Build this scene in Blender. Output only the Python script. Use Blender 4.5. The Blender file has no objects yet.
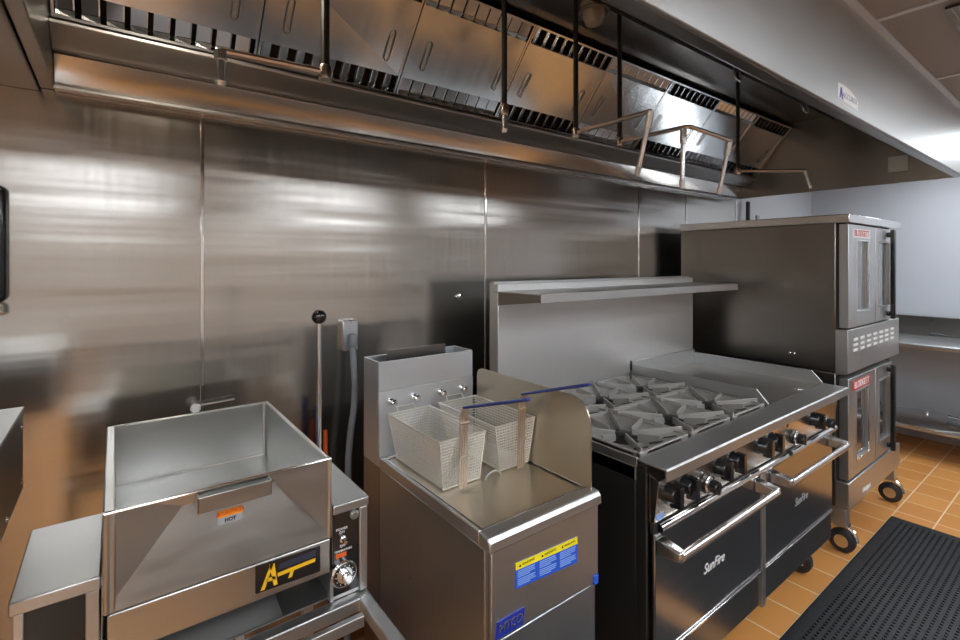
import bpy, bmesh, math, random
from mathutils import Vector, Matrix
random.seed(7)
S = bpy.context.scene
C = S.collection
PI = math.pi
CEIL = 2.395
WALL = 1.87
HB = 2.03          # underside of the hood

# ------------------------------------------------------------------ materials
MATS = {}
def mat(name, col, rough=.5, metal=0., emit=None, estr=0., trans=0., coat=0., ior=None, noise=None, bump=None, aniso=0., spec=None):
    """noise=(scale xyz, amount) colour variation, bump=(scale xyz, strength, distance)"""
    m = bpy.data.materials.new(name); m.use_nodes = True
    nt = m.node_tree; b = nt.nodes['Principled BSDF']
    b.inputs['Base Color'].default_value = (*col, 1)
    b.inputs['Roughness'].default_value = rough
    b.inputs['Metallic'].default_value = metal
    b.inputs['Transmission Weight'].default_value = trans
    b.inputs['Coat Weight'].default_value = coat
    b.inputs['Anisotropic'].default_value = aniso
    if ior: b.inputs['IOR'].default_value = ior
    if spec is not None: b.inputs['Specular IOR Level'].default_value = spec
    if emit:
        b.inputs['Emission Color'].default_value = (*emit, 1)
        b.inputs['Emission Strength'].default_value = estr
    tc = None
    def coords(scale):
        nonlocal tc
        if tc is None: tc = nt.nodes.new('ShaderNodeTexCoord')
        mp = nt.nodes.new('ShaderNodeMapping'); mp.inputs['Scale'].default_value = scale
        nt.links.new(tc.outputs['Object'], mp.inputs['Vector'])
        return mp.outputs['Vector']
    if noise:
        n = nt.nodes.new('ShaderNodeTexNoise'); n.inputs['Scale'].default_value = 1; n.inputs['Detail'].default_value = 4
        nt.links.new(coords(noise[0]), n.inputs['Vector'])
        r = nt.nodes.new('ShaderNodeMapRange')
        r.inputs['To Min'].default_value = max(0.02, rough - noise[1]); r.inputs['To Max'].default_value = min(1, rough + noise[1])
        nt.links.new(n.outputs['Fac'], r.inputs['Value'])
        nt.links.new(r.outputs['Result'], b.inputs['Roughness'])
        mx = nt.nodes.new('ShaderNodeMix'); mx.data_type = 'RGBA'
        k = 1 - noise[1] * .8
        mx.inputs['A'].default_value = (col[0]*k, col[1]*k, col[2]*k, 1); mx.inputs['B'].default_value = (*col, 1)
        nt.links.new(n.outputs['Fac'], mx.inputs['Factor'])
        nt.links.new(mx.outputs['Result'], b.inputs['Base Color'])
    if bump:
        prev = None
        for sc, st, di in (bump if isinstance(bump, list) else [bump]):
            n = nt.nodes.new('ShaderNodeTexNoise'); n.inputs['Scale'].default_value = 1; n.inputs['Detail'].default_value = 2
            nt.links.new(coords(sc), n.inputs['Vector'])
            bp = nt.nodes.new('ShaderNodeBump'); bp.inputs['Strength'].default_value = st; bp.inputs['Distance'].default_value = di
            nt.links.new(n.outputs['Fac'], bp.inputs['Height'])
            if prev: nt.links.new(prev, bp.inputs['Normal'])
            prev = bp.outputs['Normal']
        nt.links.new(prev, b.inputs['Normal'])
    MATS[name] = m
    return m

steel   = mat('brushed_steel', (.60,.58,.56), .27, 1, noise=((3,3,60),.06), bump=[((2.0,2.0,3.0),.25,.02)])
steel_h = mat('hood_steel', (.56,.53,.50), .20, 1, noise=((2,40,40),.05), bump=[((1.2,1.2,1.6),.3,.02)])
steel_w = mat('wall_steel', (.55,.53,.50), .21, 1, noise=((60,3,1.5),.06), bump=[((.6,.6,6.0),.5,.012), ((.5,.5,15.0),.22,.006), ((1.2,1.2,2.0),.3,.02)])
steel_f = mat('filter_steel', (.58,.60,.62), .19, 1, noise=((30,3,3),.05), bump=[((2.5,2.5,2.5),.3,.015)])
steel_m = mat('matte_steel', (.575,.58,.58), .40, 1, noise=((3,3,50),.08), bump=[((2.5,2.5,2.5),.2,.01)])
steel_p = mat('pan_steel', (.54,.54,.525), .33, 1, noise=((8,8,40),.10), bump=[((3,3,5),.25,.012)])
steel_t = mat('tan_steel', (.60,.53,.43), .30, 1, bump=[((3,3,3),.2,.012)])
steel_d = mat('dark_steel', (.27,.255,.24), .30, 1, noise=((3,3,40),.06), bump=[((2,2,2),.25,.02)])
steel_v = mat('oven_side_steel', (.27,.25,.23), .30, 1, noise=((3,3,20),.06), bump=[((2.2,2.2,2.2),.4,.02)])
alu     = mat('aluminised_steel', (.62,.64,.67), .45, .9, noise=((10,10,10),.06))
chrome  = mat('chrome', (.82,.82,.82), .10, 1)
wire    = mat('basket_wire', (.82,.80,.75), .38, .85)
pipe_m  = mat('chromed_pipe', (.55,.47,.40), .22, 1)
pipe_s  = mat('silver_pipe', (.70,.70,.70), .25, 1)
blackm  = mat('black_enamel', (.016,.015,.014), .35)
darkgap = mat('dark_cavity', (.02,.018,.016), .8)
blackp  = mat('black_plastic', (.012,.012,.013), .18, coat=.3)
iron    = mat('cast_iron', (.37,.355,.335), .46, .5, noise=((30,30,30),.15), bump=[((90,90,90),.3,.002)])
irond   = mat('burner_iron', (.035,.033,.032), .5, .3)
bluev   = mat('blue_vinyl', (.010,.025,.20), .35, coat=.2)
blues   = mat('blue_sticker', (.02,.10,.62), .4)
bluel   = mat('blue_print', (.25,.42,.80), .5)
navy    = mat('navy_badge', (.015,.03,.32), .35)
yellow  = mat('yellow_sticker', (.90,.76,.02), .45)
yel2    = mat('golden_yellow', (.85,.50,.02), .4)
orange  = mat('orange_sticker', (.90,.28,.01), .45)
redor   = mat('red_orange_print', (.75,.12,.02), .45)
redm    = mat('red_badge', (.55,.05,.05), .4)
whitep  = mat('white_print', (.80,.80,.80), .45)
greyp   = mat('grey_print', (.38,.40,.43), .4, .3)
greyc   = mat('grey_conduit', (.23,.25,.28), .5)
glass   = mat('oven_glass', (.03,.035,.04), .05, 0, coat=.8)
rubber  = mat('black_rubber', (.011,.012,.015), .45, noise=((20,20,20),.1))
wheel   = mat('caster_rubber', (.025,.025,.028), .5)
paint   = mat('grey_wall_paint', (.43,.45,.49), .6, bump=[((40,40,40),.05,.002)])
paintf  = mat('warm_wall_paint', (.58,.55,.51), .7)
tile_c  = mat('ceiling_tile_vinyl', (.30,.29,.28), .6, noise=((60,60,60),.08), bump=[((120,120,120),.15,.002)])
tbar    = mat('ceiling_grid_metal', (.55,.57,.59), .35, .3)
lampm   = mat('lamp_diffuser', (.9,.9,.9), .6, emit=(.87,.93,.98), estr=11)
lampw   = mat('white_lamp_housing', (.7,.7,.7), .5)

# quarry tile floor, world aligned grid of grout lines
def floor_mat():
    m = bpy.data.materials.new('quarry_tile'); m.use_nodes = True
    nt = m.node_tree; b = nt.nodes['Principled BSDF']
    N = nt.nodes.new; L = nt.links.new
    tc = N('ShaderNodeTexCoord'); mp = N('ShaderNodeMapping')
    mp.inputs['Location'].default_value = (-1.955/.209, -.652/.184, 0)
    mp.inputs['Scale'].default_value = (1/.209, 1/.184, 1)
    L(tc.outputs['Object'], mp.inputs['Vector'])
    br = N('ShaderNodeTexBrick'); br.offset = 0; br.squash = 1
    br.inputs['Scale'].default_value = 1
    br.inputs['Brick Width'].default_value = 1; br.inputs['Row Height'].default_value = 1
    br.inputs['Mortar Size'].default_value = .021; br.inputs['Mortar Smooth'].default_value = .2
    br.inputs['Color1'].default_value = (.60,.27,.075,1); br.inputs['Color2'].default_value = (.50,.205,.05,1)
    br.inputs['Mortar'].default_value = (.72,.56,.36,1); br.inputs['Bias'].default_value = -.2
    L(mp.outputs['Vector'], br.inputs['Vector'])
    n = N('ShaderNodeTexNoise'); n.inputs['Scale'].default_value = 9; n.inputs['Detail'].default_value = 5
    L(tc.outputs['Object'], n.inputs['Vector'])
    mx = N('ShaderNodeMix'); mx.data_type = 'RGBA'; mx.blend_type = 'MULTIPLY'; mx.inputs['Factor'].default_value = .35
    L(br.outputs['Color'], mx.inputs['A']); L(n.outputs['Color'], mx.inputs['B'])
    hs = N('ShaderNodeHueSaturation'); hs.inputs['Value'].default_value = 1.15
    L(mx.outputs['Result'], hs.inputs['Color'])
    L(br.outputs['Color'], b.inputs['Base Color'])
    b.inputs['Roughness'].default_value = .42
    bp = N('ShaderNodeBump'); bp.inputs['Strength'].default_value = .4; bp.inputs['Distance'].default_value = .003; bp.invert = True
    L(br.outputs['Fac'], bp.inputs['Height']); L(bp.outputs['Normal'], b.inputs['Normal'])
    return m
tilem = floor_mat()

# ------------------------------------------------------------------ builders
class MB:
    def __init__(s): s.v = []; s.f = []
    def add(s, vs, fs):
        o = len(s.v); s.v += [tuple(v) for v in vs]; s.f += [tuple(i+o for i in f) for f in fs]; return s
    def box(s, x0, x1, y0, y1, z0, z1):
        return s.add([(x0,y0,z0),(x1,y0,z0),(x1,y1,z0),(x0,y1,z0),(x0,y0,z1),(x1,y0,z1),(x1,y1,z1),(x0,y1,z1)],
                     [(0,3,2,1),(4,5,6,7),(0,1,5,4),(1,2,6,5),(2,3,7,6),(3,0,4,7)])
    def hexa(s, p):   # 8 points ordered as in box
        return s.add(p, [(0,3,2,1),(4,5,6,7),(0,1,5,4),(1,2,6,5),(2,3,7,6),(3,0,4,7)])
    def prism(s, pts, d):  # polygon (3D points) extruded by vector d
        n = len(pts); d = Vector(d); a = [Vector(p) for p in pts]; b = [p+d for p in a]
        return s.add(a+b, [tuple(range(n-1,-1,-1)), tuple(range(n,2*n))]+[(i,(i+1)%n,n+(i+1)%n,n+i) for i in range(n)])
    def tube(s, pts, r, seg=10, closed=False, cap=True):
        pts = [Vector(p) for p in pts]; n = len(pts); rings = []
        up = None
        for i, p in enumerate(pts):
            if closed: t = (pts[(i+1)%n]-pts[i-1]).normalized()
            elif i == 0: t = (pts[1]-p).normalized()
            elif i == n-1: t = (p-pts[i-1]).normalized()
            else: t = ((p-pts[i-1]).normalized()+(pts[i+1]-p).normalized()).normalized()
            if up is None:
                up = Vector((0,0,1)) if abs(t.z) < .9 else Vector((1,0,0))
            a = t.cross(up).normalized(); bb = a.cross(t).normalized(); up = bb
            rr = r[i] if isinstance(r, (list,tuple)) else r
            rings.append([p + a*rr*math.cos(2*PI*k/seg) + bb*rr*math.sin(2*PI*k/seg) for k in range(seg)])
        vs = [v for q in rings for v in q]; fs = []
        m = n if closed else n-1
        for i in range(m):
            j = (i+1) % n
            for k in range(seg):
                l = (k+1) % seg
                fs.append((i*seg+k, i*seg+l, j*seg+l, j*seg+k))
        if not closed and cap:
            fs.append(tuple(range(seg-1,-1,-1))); fs.append(tuple((n-1)*seg+k for k in range(seg)))
        return s.add(vs, fs)
    def cyl(s, p0, p1, r, seg=20, r1=None): return s.tube([p0, p1], [r, r if r1 is None else r1], seg)
    def bar(s, p0, p1, w, h):   # rectangular bar, w horizontal, h vertical-ish
        p0, p1 = Vector(p0), Vector(p1); t = (p1-p0).normalized()
        up = Vector((0,0,1)) if abs(t.z) < .95 else Vector((0,1,0))
        a = t.cross(up).normalized()*w/2; b = a.normalized().cross(t).normalized()*h/2
        return s.hexa([p0-a-b, p0+a-b, p1+a-b, p1-a-b, p0-a+b, p0+a+b, p1+a+b, p1-a+b])
    def lathe(s, c, prof, axis='z', seg=28):   # prof: (radius, height) pairs
        vs = []; fs = []; c = Vector(c)
        for r, h in prof:
            for k in range(seg):
                x, y = r*math.cos(2*PI*k/seg), r*math.sin(2*PI*k/seg)
                vs.append(c + {'z':Vector((x,y,h)),'y':Vector((x,h,y)),'x':Vector((h,x,y))}[axis])
        for i in range(len(prof)-1):
            for k in range(seg):
                l = (k+1)%seg; fs.append((i*seg+k, i*seg+l, (i+1)*seg+l, (i+1)*seg+k))
        fs.append(tuple(range(seg-1,-1,-1))); fs.append(tuple((len(prof)-1)*seg+k for k in range(seg)))
        return s.add(vs, fs)
    def build(s, name, m, parent=None, bevel=0., ang=35, seg=2, label=None):
        off = origin(parent)
        me = bpy.data.meshes.new(name); me.from_pydata([(v[0]-off[0], v[1]-off[1], v[2]-off[2]) for v in s.v], [], s.f)
        bm = bmesh.new(); bm.from_mesh(me); bmesh.ops.recalc_face_normals(bm, faces=bm.faces); bm.to_mesh(me); bm.free()
        me.materials.append(m)
        for p in me.polygons: p.use_smooth = True
        me.set_sharp_from_angle(angle=math.radians(ang))
        o = bpy.data.objects.new(name, me); C.objects.link(o)
        if parent: o.parent = parent
        if bevel:
            b = o.modifiers.new('bevel', 'BEVEL'); b.width = bevel; b.segments = seg; b.limit_method = 'ANGLE'; b.angle_limit = math.radians(40)
            b.harden_normals = False
        if label: o['label'] = label
        return o
def origin(o):
    v = Vector((0,0,0))
    while o: v += Vector(o.location); o = o.parent
    return v
def thing(name, loc, label, cat, group=None):
    o = bpy.data.objects.new(name, None); o.location = loc; C.objects.link(o); o.empty_display_size = .1
    o['label'] = label; o['category'] = cat
    if group: o['group'] = group
    return o
def tag(o, label, cat, group=None):
    o['label'] = label; o['category'] = cat
    if group: o['group'] = group
    return o
def rebase(o, loc):      # move the origin of a one-mesh thing to loc
    o.data.transform(Matrix.Translation(-Vector(loc))); o.location = loc; return o
def struct(o): o['kind'] = 'structure'; return o
def text(name, s, loc, size, m, parent, ext=.0006, shear=0., yaw=0., align='CENTER', sx=1., label=None, bold=0., face='-y'):
    cu = bpy.data.curves.new('t', 'FONT'); cu.body = s; cu.size = size; cu.extrude = ext; cu.shear = shear
    cu.align_x = align; cu.align_y = 'CENTER'; cu.offset = bold
    t = bpy.data.objects.new('t', cu); C.objects.link(t)
    bpy.context.view_layer.update()
    me = bpy.data.meshes.new_from_object(t.evaluated_get(bpy.context.evaluated_depsgraph_get()))
    bpy.data.objects.remove(t); bpy.data.curves.remove(cu)
    R = Matrix.Rotation(PI/2, 4, 'X')
    me.transform(Matrix.Translation(Vector(loc)-origin(parent)) @ R @ Matrix.Diagonal((sx,1,1,1)))
    me.materials.clear(); me.materials.append(m)
    o = bpy.data.objects.new(name, me); C.objects.link(o); o.parent = parent
    if label: o['label'] = label
    return o
def arc(c, r, a0, a1, n, plane='xz'):
    out = []
    for i in range(n+1):
        a = a0+(a1-a0)*i/n; u, w = r*math.cos(a), r*math.sin(a)
        out.append({'xz':(c[0]+u,c[1],c[2]+w),'yz':(c[0],c[1]+u,c[2]+w),'xy':(c[0]+u,c[1]+w,c[2])}[plane])
    return out
def round_path(pts, r=.02, n=5):
    pts = [Vector(p) for p in pts]; out = [pts[0]]
    for i in range(1, len(pts)-1):
        a, p, b = pts[i-1], pts[i], pts[i+1]
        q0 = p+(a-p).normalized()*min(r,(a-p).length*.45); q1 = p+(b-p).normalized()*min(r,(b-p).length*.45)
        for k in range(n+1):
            t = k/n; out.append(q0*(1-t)**2 + p*2*t*(1-t) + q1*t*t)
    out.append(pts[-1]); return out

# ------------------------------------------------------------------ the room
XL, XR, YF = -3.2, 5.60, -6.6
struct(MB().box(XL, XR, YF, WALL+.1, -.05, 0).build('floor', tilem))
struct(MB().box(XL-.1, XR+.1, WALL+.012, WALL+.12, 0, 3.0).build('wall_back', paint))
struct(MB().box(XR, XR+.1, YF, WALL+.012, 0, 3.0).build('wall_right', paint))
struct(MB().box(XL-.1, XL, YF, WALL+.012, 0, 3.0).build('wall_left', paintf))
struct(MB().box(XL-.1, XR+.1, YF-.1, YF, 0, 3.0).build('wall_front', paintf))
HX0, HX1, HY0 = -.14, 3.95, .55
struct(MB().box(XL, XR, YF, HY0-.002, CEIL, CEIL+.03).box(HX1+.002, XR, HY0-.002, WALL+.012, CEIL, CEIL+.03)
       .box(XL, HX0-.032, HY0-.002, WALL+.012, CEIL, CEIL+.03).box(HX0-.032, HX1+.002, HY0-.002, WALL+.012, 2.75, 2.78).build('ceiling', tile_c))
struct(MB().box(-.15, 3.9, -1.05, -.78, 0, .90).build('wall_blocker', mat('blocker_paint',(.30,.30,.31),.45)))  # unseen low block, added to keep orange floor out of the steel reflections
# ceiling grid (main runners along X, cross tees along Y)
g = MB()
for y in (HY0-.012, HY0-.012-.61, HY0-.012-1.22, HY0-.012-1.83, HY0-.012-2.44, HY0-.012-3.05, HY0-.012-3.66, HY0-.012-4.27, HY0-.012-4.88, HY0-.012-5.49, HY0-.012-6.1, HY0-.012-6.71):
    g.box(XL, XR, y-.012, y+.012, CEIL-.006, CEIL)
k = 0
x = 2.175-.915*5
while x < XR:
    g.box(x-.012, x+.012, YF, HY0-.024, CEIL-.005, CEIL)
    if x > HX1+.02: g.box(x-.012, x+.012, HY0, WALL, CEIL-.005, CEIL)
    x += .915
struct(g.build('trim_1', tbar))
# stainless wall cladding sheets, meeting in narrow batten strips
seams = [XL, -1.0, .235, 1.444, 2.69, 3.25, 4.00]
tn = 2
for a, b in zip(seams[:-1], seams[1:]):
    struct(MB().box(a+.004, b-.004, WALL, WALL+.010, 0, 2.6).build('trim_%d' % tn, steel_w)); tn += 1
for a in seams[1:]:
    w = .006 if a < 4 else .010
    struct(MB().box(a-w, a+w, WALL-.004, WALL+.009, 0, 2.6).build('trim_%d' % tn, chrome if a < 4 else steel_m, bevel=.002)); tn += 1
# closed stainless soffit left of the hood
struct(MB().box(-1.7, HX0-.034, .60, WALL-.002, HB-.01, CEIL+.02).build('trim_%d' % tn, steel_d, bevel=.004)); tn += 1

# perforated return grille in the ceiling
gr = thing('ceiling_vent', (2.53, .06, CEIL-.012), 'perforated grey return air grille in the ceiling in front of the hood', 'vent')
MB().box(2.24,2.82,-.25,.36,CEIL-.012,CEIL-.004).build('backing', darkgap, gr)
m_ = MB()
for i in range(37): m_.box(2.24+i*.016, 2.244+i*.016, -.25, .36, CEIL-.016, CEIL-.0125)
for i in range(38): m_.box(2.24, 2.82, -.25+i*.016, -.246+i*.016, CEIL-.016, CEIL-.0125)
m_.build('mesh_panel', tbar, gr)

# rows of unseen ceiling panels, added to supply light to the room
n = 0
words = {(-1.6,-1.0):'nearest the left wall, first row from the cookline', (.8,-1.0):'second from the left, first row from the cookline'}
lx = [-2.2, -.2, 1.9, 3.9]; ly = [-.62, -1.72, -5.7]
for yi, y in enumerate(ly):
    for xi, x in enumerate(lx):
        t = thing('ceiling_light', (x, y, CEIL-.02), 'added unseen fluorescent ceiling panel, %s, %s' % (['first column from the left','second column from the left','third column from the left','last column on the right'][xi], ['row nearest the hood','middle row','row furthest from the hood'][yi]), 'light', 'fluorescent panels in the ceiling')
        f = MB()
        f.box(x-.60,x+.60,y-.29,y-.27,CEIL-.02,CEIL-.006).box(x-.60,x+.60,y+.27,y+.29,CEIL-.02,CEIL-.006).box(x-.60,x-.58,y-.27,y+.27,CEIL-.02,CEIL-.006).box(x+.58,x+.60,y-.27,y+.27,CEIL-.02,CEIL-.006)
        f.build('frame', lampw, t)
        MB().box(x-.58,x+.58,y-.27,y+.27,CEIL-.014,CEIL-.008).build('diffuser', lampm, t)
x, y = 4.85, .45
t = thing('ceiling_light', (x, y, CEIL-.02), 'recessed white fluorescent ceiling panel above the work table by the right wall', 'light', 'fluorescent panels in the ceiling')
MB().box(x-.30,x+.30,y-.60,y-.58,CEIL-.02,CEIL-.006).box(x-.30,x+.30,y+.58,y+.60,CEIL-.02,CEIL-.006).box(x-.30,x-.28,y-.58,y+.58,CEIL-.02,CEIL-.006).box(x+.28,x+.30,y-.58,y+.58,CEIL-.02,CEIL-.006).build('frame', lampw, t)
MB().box(x-.28,x+.28,y-.58,y+.58,CEIL-.014,CEIL-.008).build('diffuser', lampm, t)

# ------------------------------------------------------------------ exhaust hood
hood = thing('exhaust_hood', (HX0, HY0, HB), 'long stainless steel exhaust hood over the cookline, sloping filters inside', 'hood')
F0 = (1.72, 2.192); F1 = (1.455, 2.505); IN = (1.188, 2.54)
MB().prism([(HX0,HY0,HB),(HX0,HY0+.012,HB),(HX0,HY0+.012,2.70),(HX0,HY0,2.70)], (HX1-HX0,0,0)).build('front_panel', steel_m, hood, bevel=.003)
MB().prism([(HX0,HY0+.013,HB),(HX0,HY0+.045,HB),(HX0,IN[0],IN[1]-.02),(HX0,IN[0],IN[1]),(HX0,IN[0]-.02,IN[1]+.0),(HX0,HY0+.013,HB+.03)], (HX1-HX0,0,0)).build('sloped_liner', steel_d, hood, bevel=.002)  # darker steel puts the shade of the unlit hood interior into the colour
MB().box(HX0,HX1,IN[0]+.012,F1[0]+.02,IN[1],IN[1]+.008).build('ceiling_liner', steel_h, hood)
MB().box(HX0,HX1,IN[0]-.004,IN[0]+.012,IN[1]-.028,IN[1]+.006).build('seam_strip', darkgap, hood)
# plenum behind the filters
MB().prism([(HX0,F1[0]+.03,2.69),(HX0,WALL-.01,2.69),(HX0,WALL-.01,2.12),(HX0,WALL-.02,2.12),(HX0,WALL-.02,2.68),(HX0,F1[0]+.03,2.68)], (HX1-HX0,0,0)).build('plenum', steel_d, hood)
# grease channel at the back: shiny face, stepped gutter above it
MB().prism([(HX0,1.838,HB),(HX0,1.842,HB-.004),(HX0,WALL-.006,HB-.004),(HX0,WALL-.006,2.14),(HX0,1.830,2.14),(HX0,1.800,2.118)], (HX1-HX0,0,0)).build('grease_channel', steel_h, hood, bevel=.003)
MB().prism([(HX0,1.796,2.119),(HX0,1.775,2.120),(HX0,1.760,2.134),(HX0,1.735,2.140),(HX0,1.700,2.164),(HX0,1.700,2.174),(HX0,1.735,2.180),(HX0,1.845,2.18),(HX0,1.835,2.142)], (HX1-HX0,0,0)).build('gutter', steel_m, hood, bevel=.002)
MB().box(HX0,HX1,1.822,1.836,HB-.006,HB+.004).build('drip_edge', steel_m, hood, bevel=.002)
# end panels
for xe, w in ((HX0-.032,.032), (HX1-.001,.02)):
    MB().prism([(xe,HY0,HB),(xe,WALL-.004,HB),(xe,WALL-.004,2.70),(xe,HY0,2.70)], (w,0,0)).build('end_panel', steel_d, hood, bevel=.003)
MB().box(HX1-.006,HX1-.0012,.80,.90,2.10,2.20).build('access_plate', steel_m, hood, bevel=.003)
MB().prism([(HX1-.03,F0[0]+.02,F0[1]-.03),(HX1-.03,F1[0]+.02,F1[1]),(HX1-.03,F1[0],F1[1]),(HX1-.03,F0[0],F0[1]-.05)], (.028,0,0)).build('filter_rail', steel_d, hood)
# filters
NF = 8; pitch = (HX1-HX0-.03)/NF
tv = Vector((0, F1[0]-F0[0], F1[1]-F0[1])); TL = tv.length; tv.normalize(); nv = Vector((0,-tv.z, tv.y)).normalized()
if nv.y > 0: nv = -nv
def fp(x, t, n): return Vector((x, F0[0], F0[1])) + tv*t + nv*n
def fbox(mb, x0, x1, t0, t1, n0, n1):
    mb.hexa([fp(x0,t0,n0),fp(x1,t0,n0),fp(x1,t0,n1),fp(x0,t0,n1),fp(x0,t1,n0),fp(x1,t1,n0),fp(x1,t1,n1),fp(x0,t1,n1)])
LB = .070
for i in range(NF):
    x0 = HX0 + .004 + i*pitch; x1 = x0 + pitch - .004
    fl = MB()
    tl = random.uniform(-.0035,.0035); tw = random.uniform(-.003,.003)
    fl.hexa([fp(x0,LB,-.004+tl),fp(x1,LB,-.004-tl),fp(x1,LB,.002-tl),fp(x0,LB,.002+tl),fp(x0,TL-LB,-.004+tw),fp(x1,TL-LB,-.004-tw),fp(x1,TL-LB,.002-tw),fp(x0,TL-LB,.002+tw)])
    fbox(fl, x0, x0+.007, 0, TL, -.02, .006); fbox(fl, x1-.007, x1, 0, TL, -.02, .006)
    fbox(fl, x0, x1, -.004, .004, -.02, .004); fbox(fl, x0, x1, TL-.004, TL+.004, -.02, .004)
    fo = fl.build('filter', steel_f, hood)
    NS = 9; sp = (pitch-.020)/NS
    for (ta, tb) in ((.004, LB), (TL-LB, TL-.004)):
        sl = MB()
        for k in range(NS):
            fr_ = .56 if i % 2 else .74
            s0 = x0+.009+k*sp; s1 = s0+sp*fr_
            if i % 2: s0, s1 = s1, s0      # every second filter is fitted the other way round
            hi_, lo_ = (.008,-.004) if i % 2 else (.006,-.006)
            sl.add([fp(s0,ta,lo_),fp(s1,ta,hi_),fp(s1,tb,hi_),fp(s0,tb,lo_),
                    fp(s0,ta,lo_-.003),fp(s1,ta+.001,hi_-.014),fp(s1,tb-.001,hi_-.014),fp(s0,tb,lo_-.003)],
                   [(0,1,2,3),(7,6,5,4),(0,4,5,1),(3,2,6,7),(0,3,7,4)])
            e = s1; wq_ = .0035 if not i % 2 else -.0035
            sl.add([fp(e,ta,hi_+.001),fp(e-wq_,ta,hi_+.001),fp(e-wq_,tb,hi_+.001),fp(e,tb,hi_+.001),fp(e,ta,hi_-.006),fp(e-wq_,ta,hi_-.006),fp(e-wq_,tb,hi_-.006),fp(e,tb,hi_-.006)],
                   [(0,1,2,3),(4,7,6,5),(0,4,5,1),(1,5,6,2),(2,6,7,3),(3,7,4,0)])
            # rounded scoop foot
            sl.add([fp(s0,ta,lo_),fp(s1,ta,hi_),fp(s1,ta+.020,hi_+.007),fp(s0,ta+.014,lo_+.004)], [(0,1,2,3)])
        sl.build('louvers', steel_f, fo)
    for ta, tb in ((.004,LB),(TL-LB,TL-.004)):
        cav = MB(); fbox(cav, x0+.007, x1-.007, ta, tb, -.045, -.040); cav.build('slot_shade', darkgap, fo)  # dark sheet stands in for the shade of the open plenum
    for hx in (x0+.075, x1-.075):
        lo, hi = .125, .215
        pts = [fp(hx-.010,lo,.006),fp(hx-.010,hi,.006),fp(hx-.004,hi+.01,.008),fp(hx+.006,hi+.008,.008),fp(hx+.010,hi,.006),fp(hx+.010,lo,.006),fp(hx+.004,lo-.01,.008),fp(hx-.006,lo-.008,.008)]
        MB().tube(pts, .0022, 6, closed=True).build('wire_handle', steel_d, fo)
# hanging hooks along the inner seam, and one globe lamp
for hx in (2.50, 3.36):
    MB().tube(round_path([(hx-.03,IN[0]-.015,IN[1]-.03),(hx-.03,IN[0]-.03,IN[1]-.10),(hx+.03,IN[0]-.03,IN[1]-.10),(hx+.03,IN[0]-.015,IN[1]-.03)], .03), .006, 10).build('pipe_hanger', chrome, hood)
gl = MB().lathe((1.50, IN[0]+.06, IN[1]), [(.055,0),(.055,-.02),(.045,-.02),(.043,-.055),(.030,-.078),(.008,-.088)]).build('lamp_globe', mat('frosted_globe', (.35,.30,.24), .15, 0, coat=.6), hood)
MB().tube([(1.50+.058*math.cos(a*PI/8), IN[0]+.06+.058*math.sin(a*PI/8), IN[1]-.03) for a in range(16)], .004, 6, closed=True).build('guard_ring', steel_d, gl)
for lx_, ly_ in ((.10,1.27),):  # unseen glowing globe, added to brighten the steel tops below
    lf = MB().lathe((lx_, ly_, IN[1]-.12), [(.065,.01),(.065,-.01),(.05,-.012)]).build('added_fitting', steel_d, hood)
    MB().lathe((lx_, ly_, IN[1]-.12), [(.048,-.012),(.052,-.04),(.045,-.075),(.025,-.10),(.006,-.108)]).build('added_globe', mat('added_globe',(.9,.85,.75),.4,emit=(1,.86,.68),estr=38), lf)
# white oval-topped maker's sticker on the front panel
sx0, sx1 = 1.855, 2.05
pts = [(sx0,HY0-.0012,2.058),(sx1,HY0-.0012,2.052),(sx1,HY0-.0012,2.080)] + [(sx1+(sx0-sx1)*k/8,HY0-.0012,2.080+.030*math.sin(PI*k/8*.62+.2)) for k in range(1,8)] + [(sx0,HY0-.0012,2.108)]
st = MB().prism(pts, (0,.001,0)).build('sticker', whitep, hood, label='white arched sticker')
text('sticker_text', 'ACCUREX', (1.968,HY0-.0016,2.077), .026, greyp, st, sx=1.2, ext=.0003)
MB().prism([(1.866,HY0-.0018,2.062),(1.878,HY0-.0018,2.098),(1.888,HY0-.0018,2.098),(1.902,HY0-.0018,2.060),(1.890,HY0-.0018,2.060),(1.883,HY0-.0018,2.078),(1.876,HY0-.0018,2.062)], (0,.0005,0)).build('sticker_emblem', navy, st)

# ------------------------------------------------------------------ fire suppression drops
grp = 'fire suppression drop pipes under the hood'
def drop(label, pts, nozzles, r=.0095, tips=()):
    t = thing('suppression_pipe', pts[0], label, 'pipe', grp)
    MB().tube(round_path(pts[:2], .02), r, 10).build('riser', blackm, t)
    if len(pts) > 2:
        MB().tube(round_path(pts[1:], .022), r*.85, 10).build('arm', pipe_m, t)
    m = MB().lathe(pts[1], [(r*1.45,-.018),(r*1.6,-.010),(r*1.6,.010),(r*1.3,.018)], 'z', 12); m.build('elbow', pipe_m, t)
    for a, b in nozzles:
        a, b = Vector(a), Vector(b)
        nz = MB().tube([a, a+(b-a)*.25, a+(b-a)*.26, b-(b-a)*.14, b-(b-a)*.13, b], [r*1.25,r*1.25,r*.85,r*.85,r*1.15,r*.8], 12).build('nozzle', pipe_s, t)
    return t
py = 1.22
drop('dark riser over the tilting skillet with a bare pipe arm pointing left', [(.427,py,2.536),(.427,py,2.012),(.190,py,2.004)], [((.190,py,2.004),(.190,py,1.925))], r=.011)
drop('dark riser ending in a short silver tip over the fryer baskets', [(1.02,py,2.536),(1.02,py,2.03)], [((1.02,py,2.035),(1.02,py,1.955))])
drop('dark riser whose bent arm carries one long silver nozzle over the range left burners', [(1.365,py,2.536),(1.365,py,2.01),(1.365,.905,2.012)], [((1.365,.905,2.012),(1.372,.962,1.812))])
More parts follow.
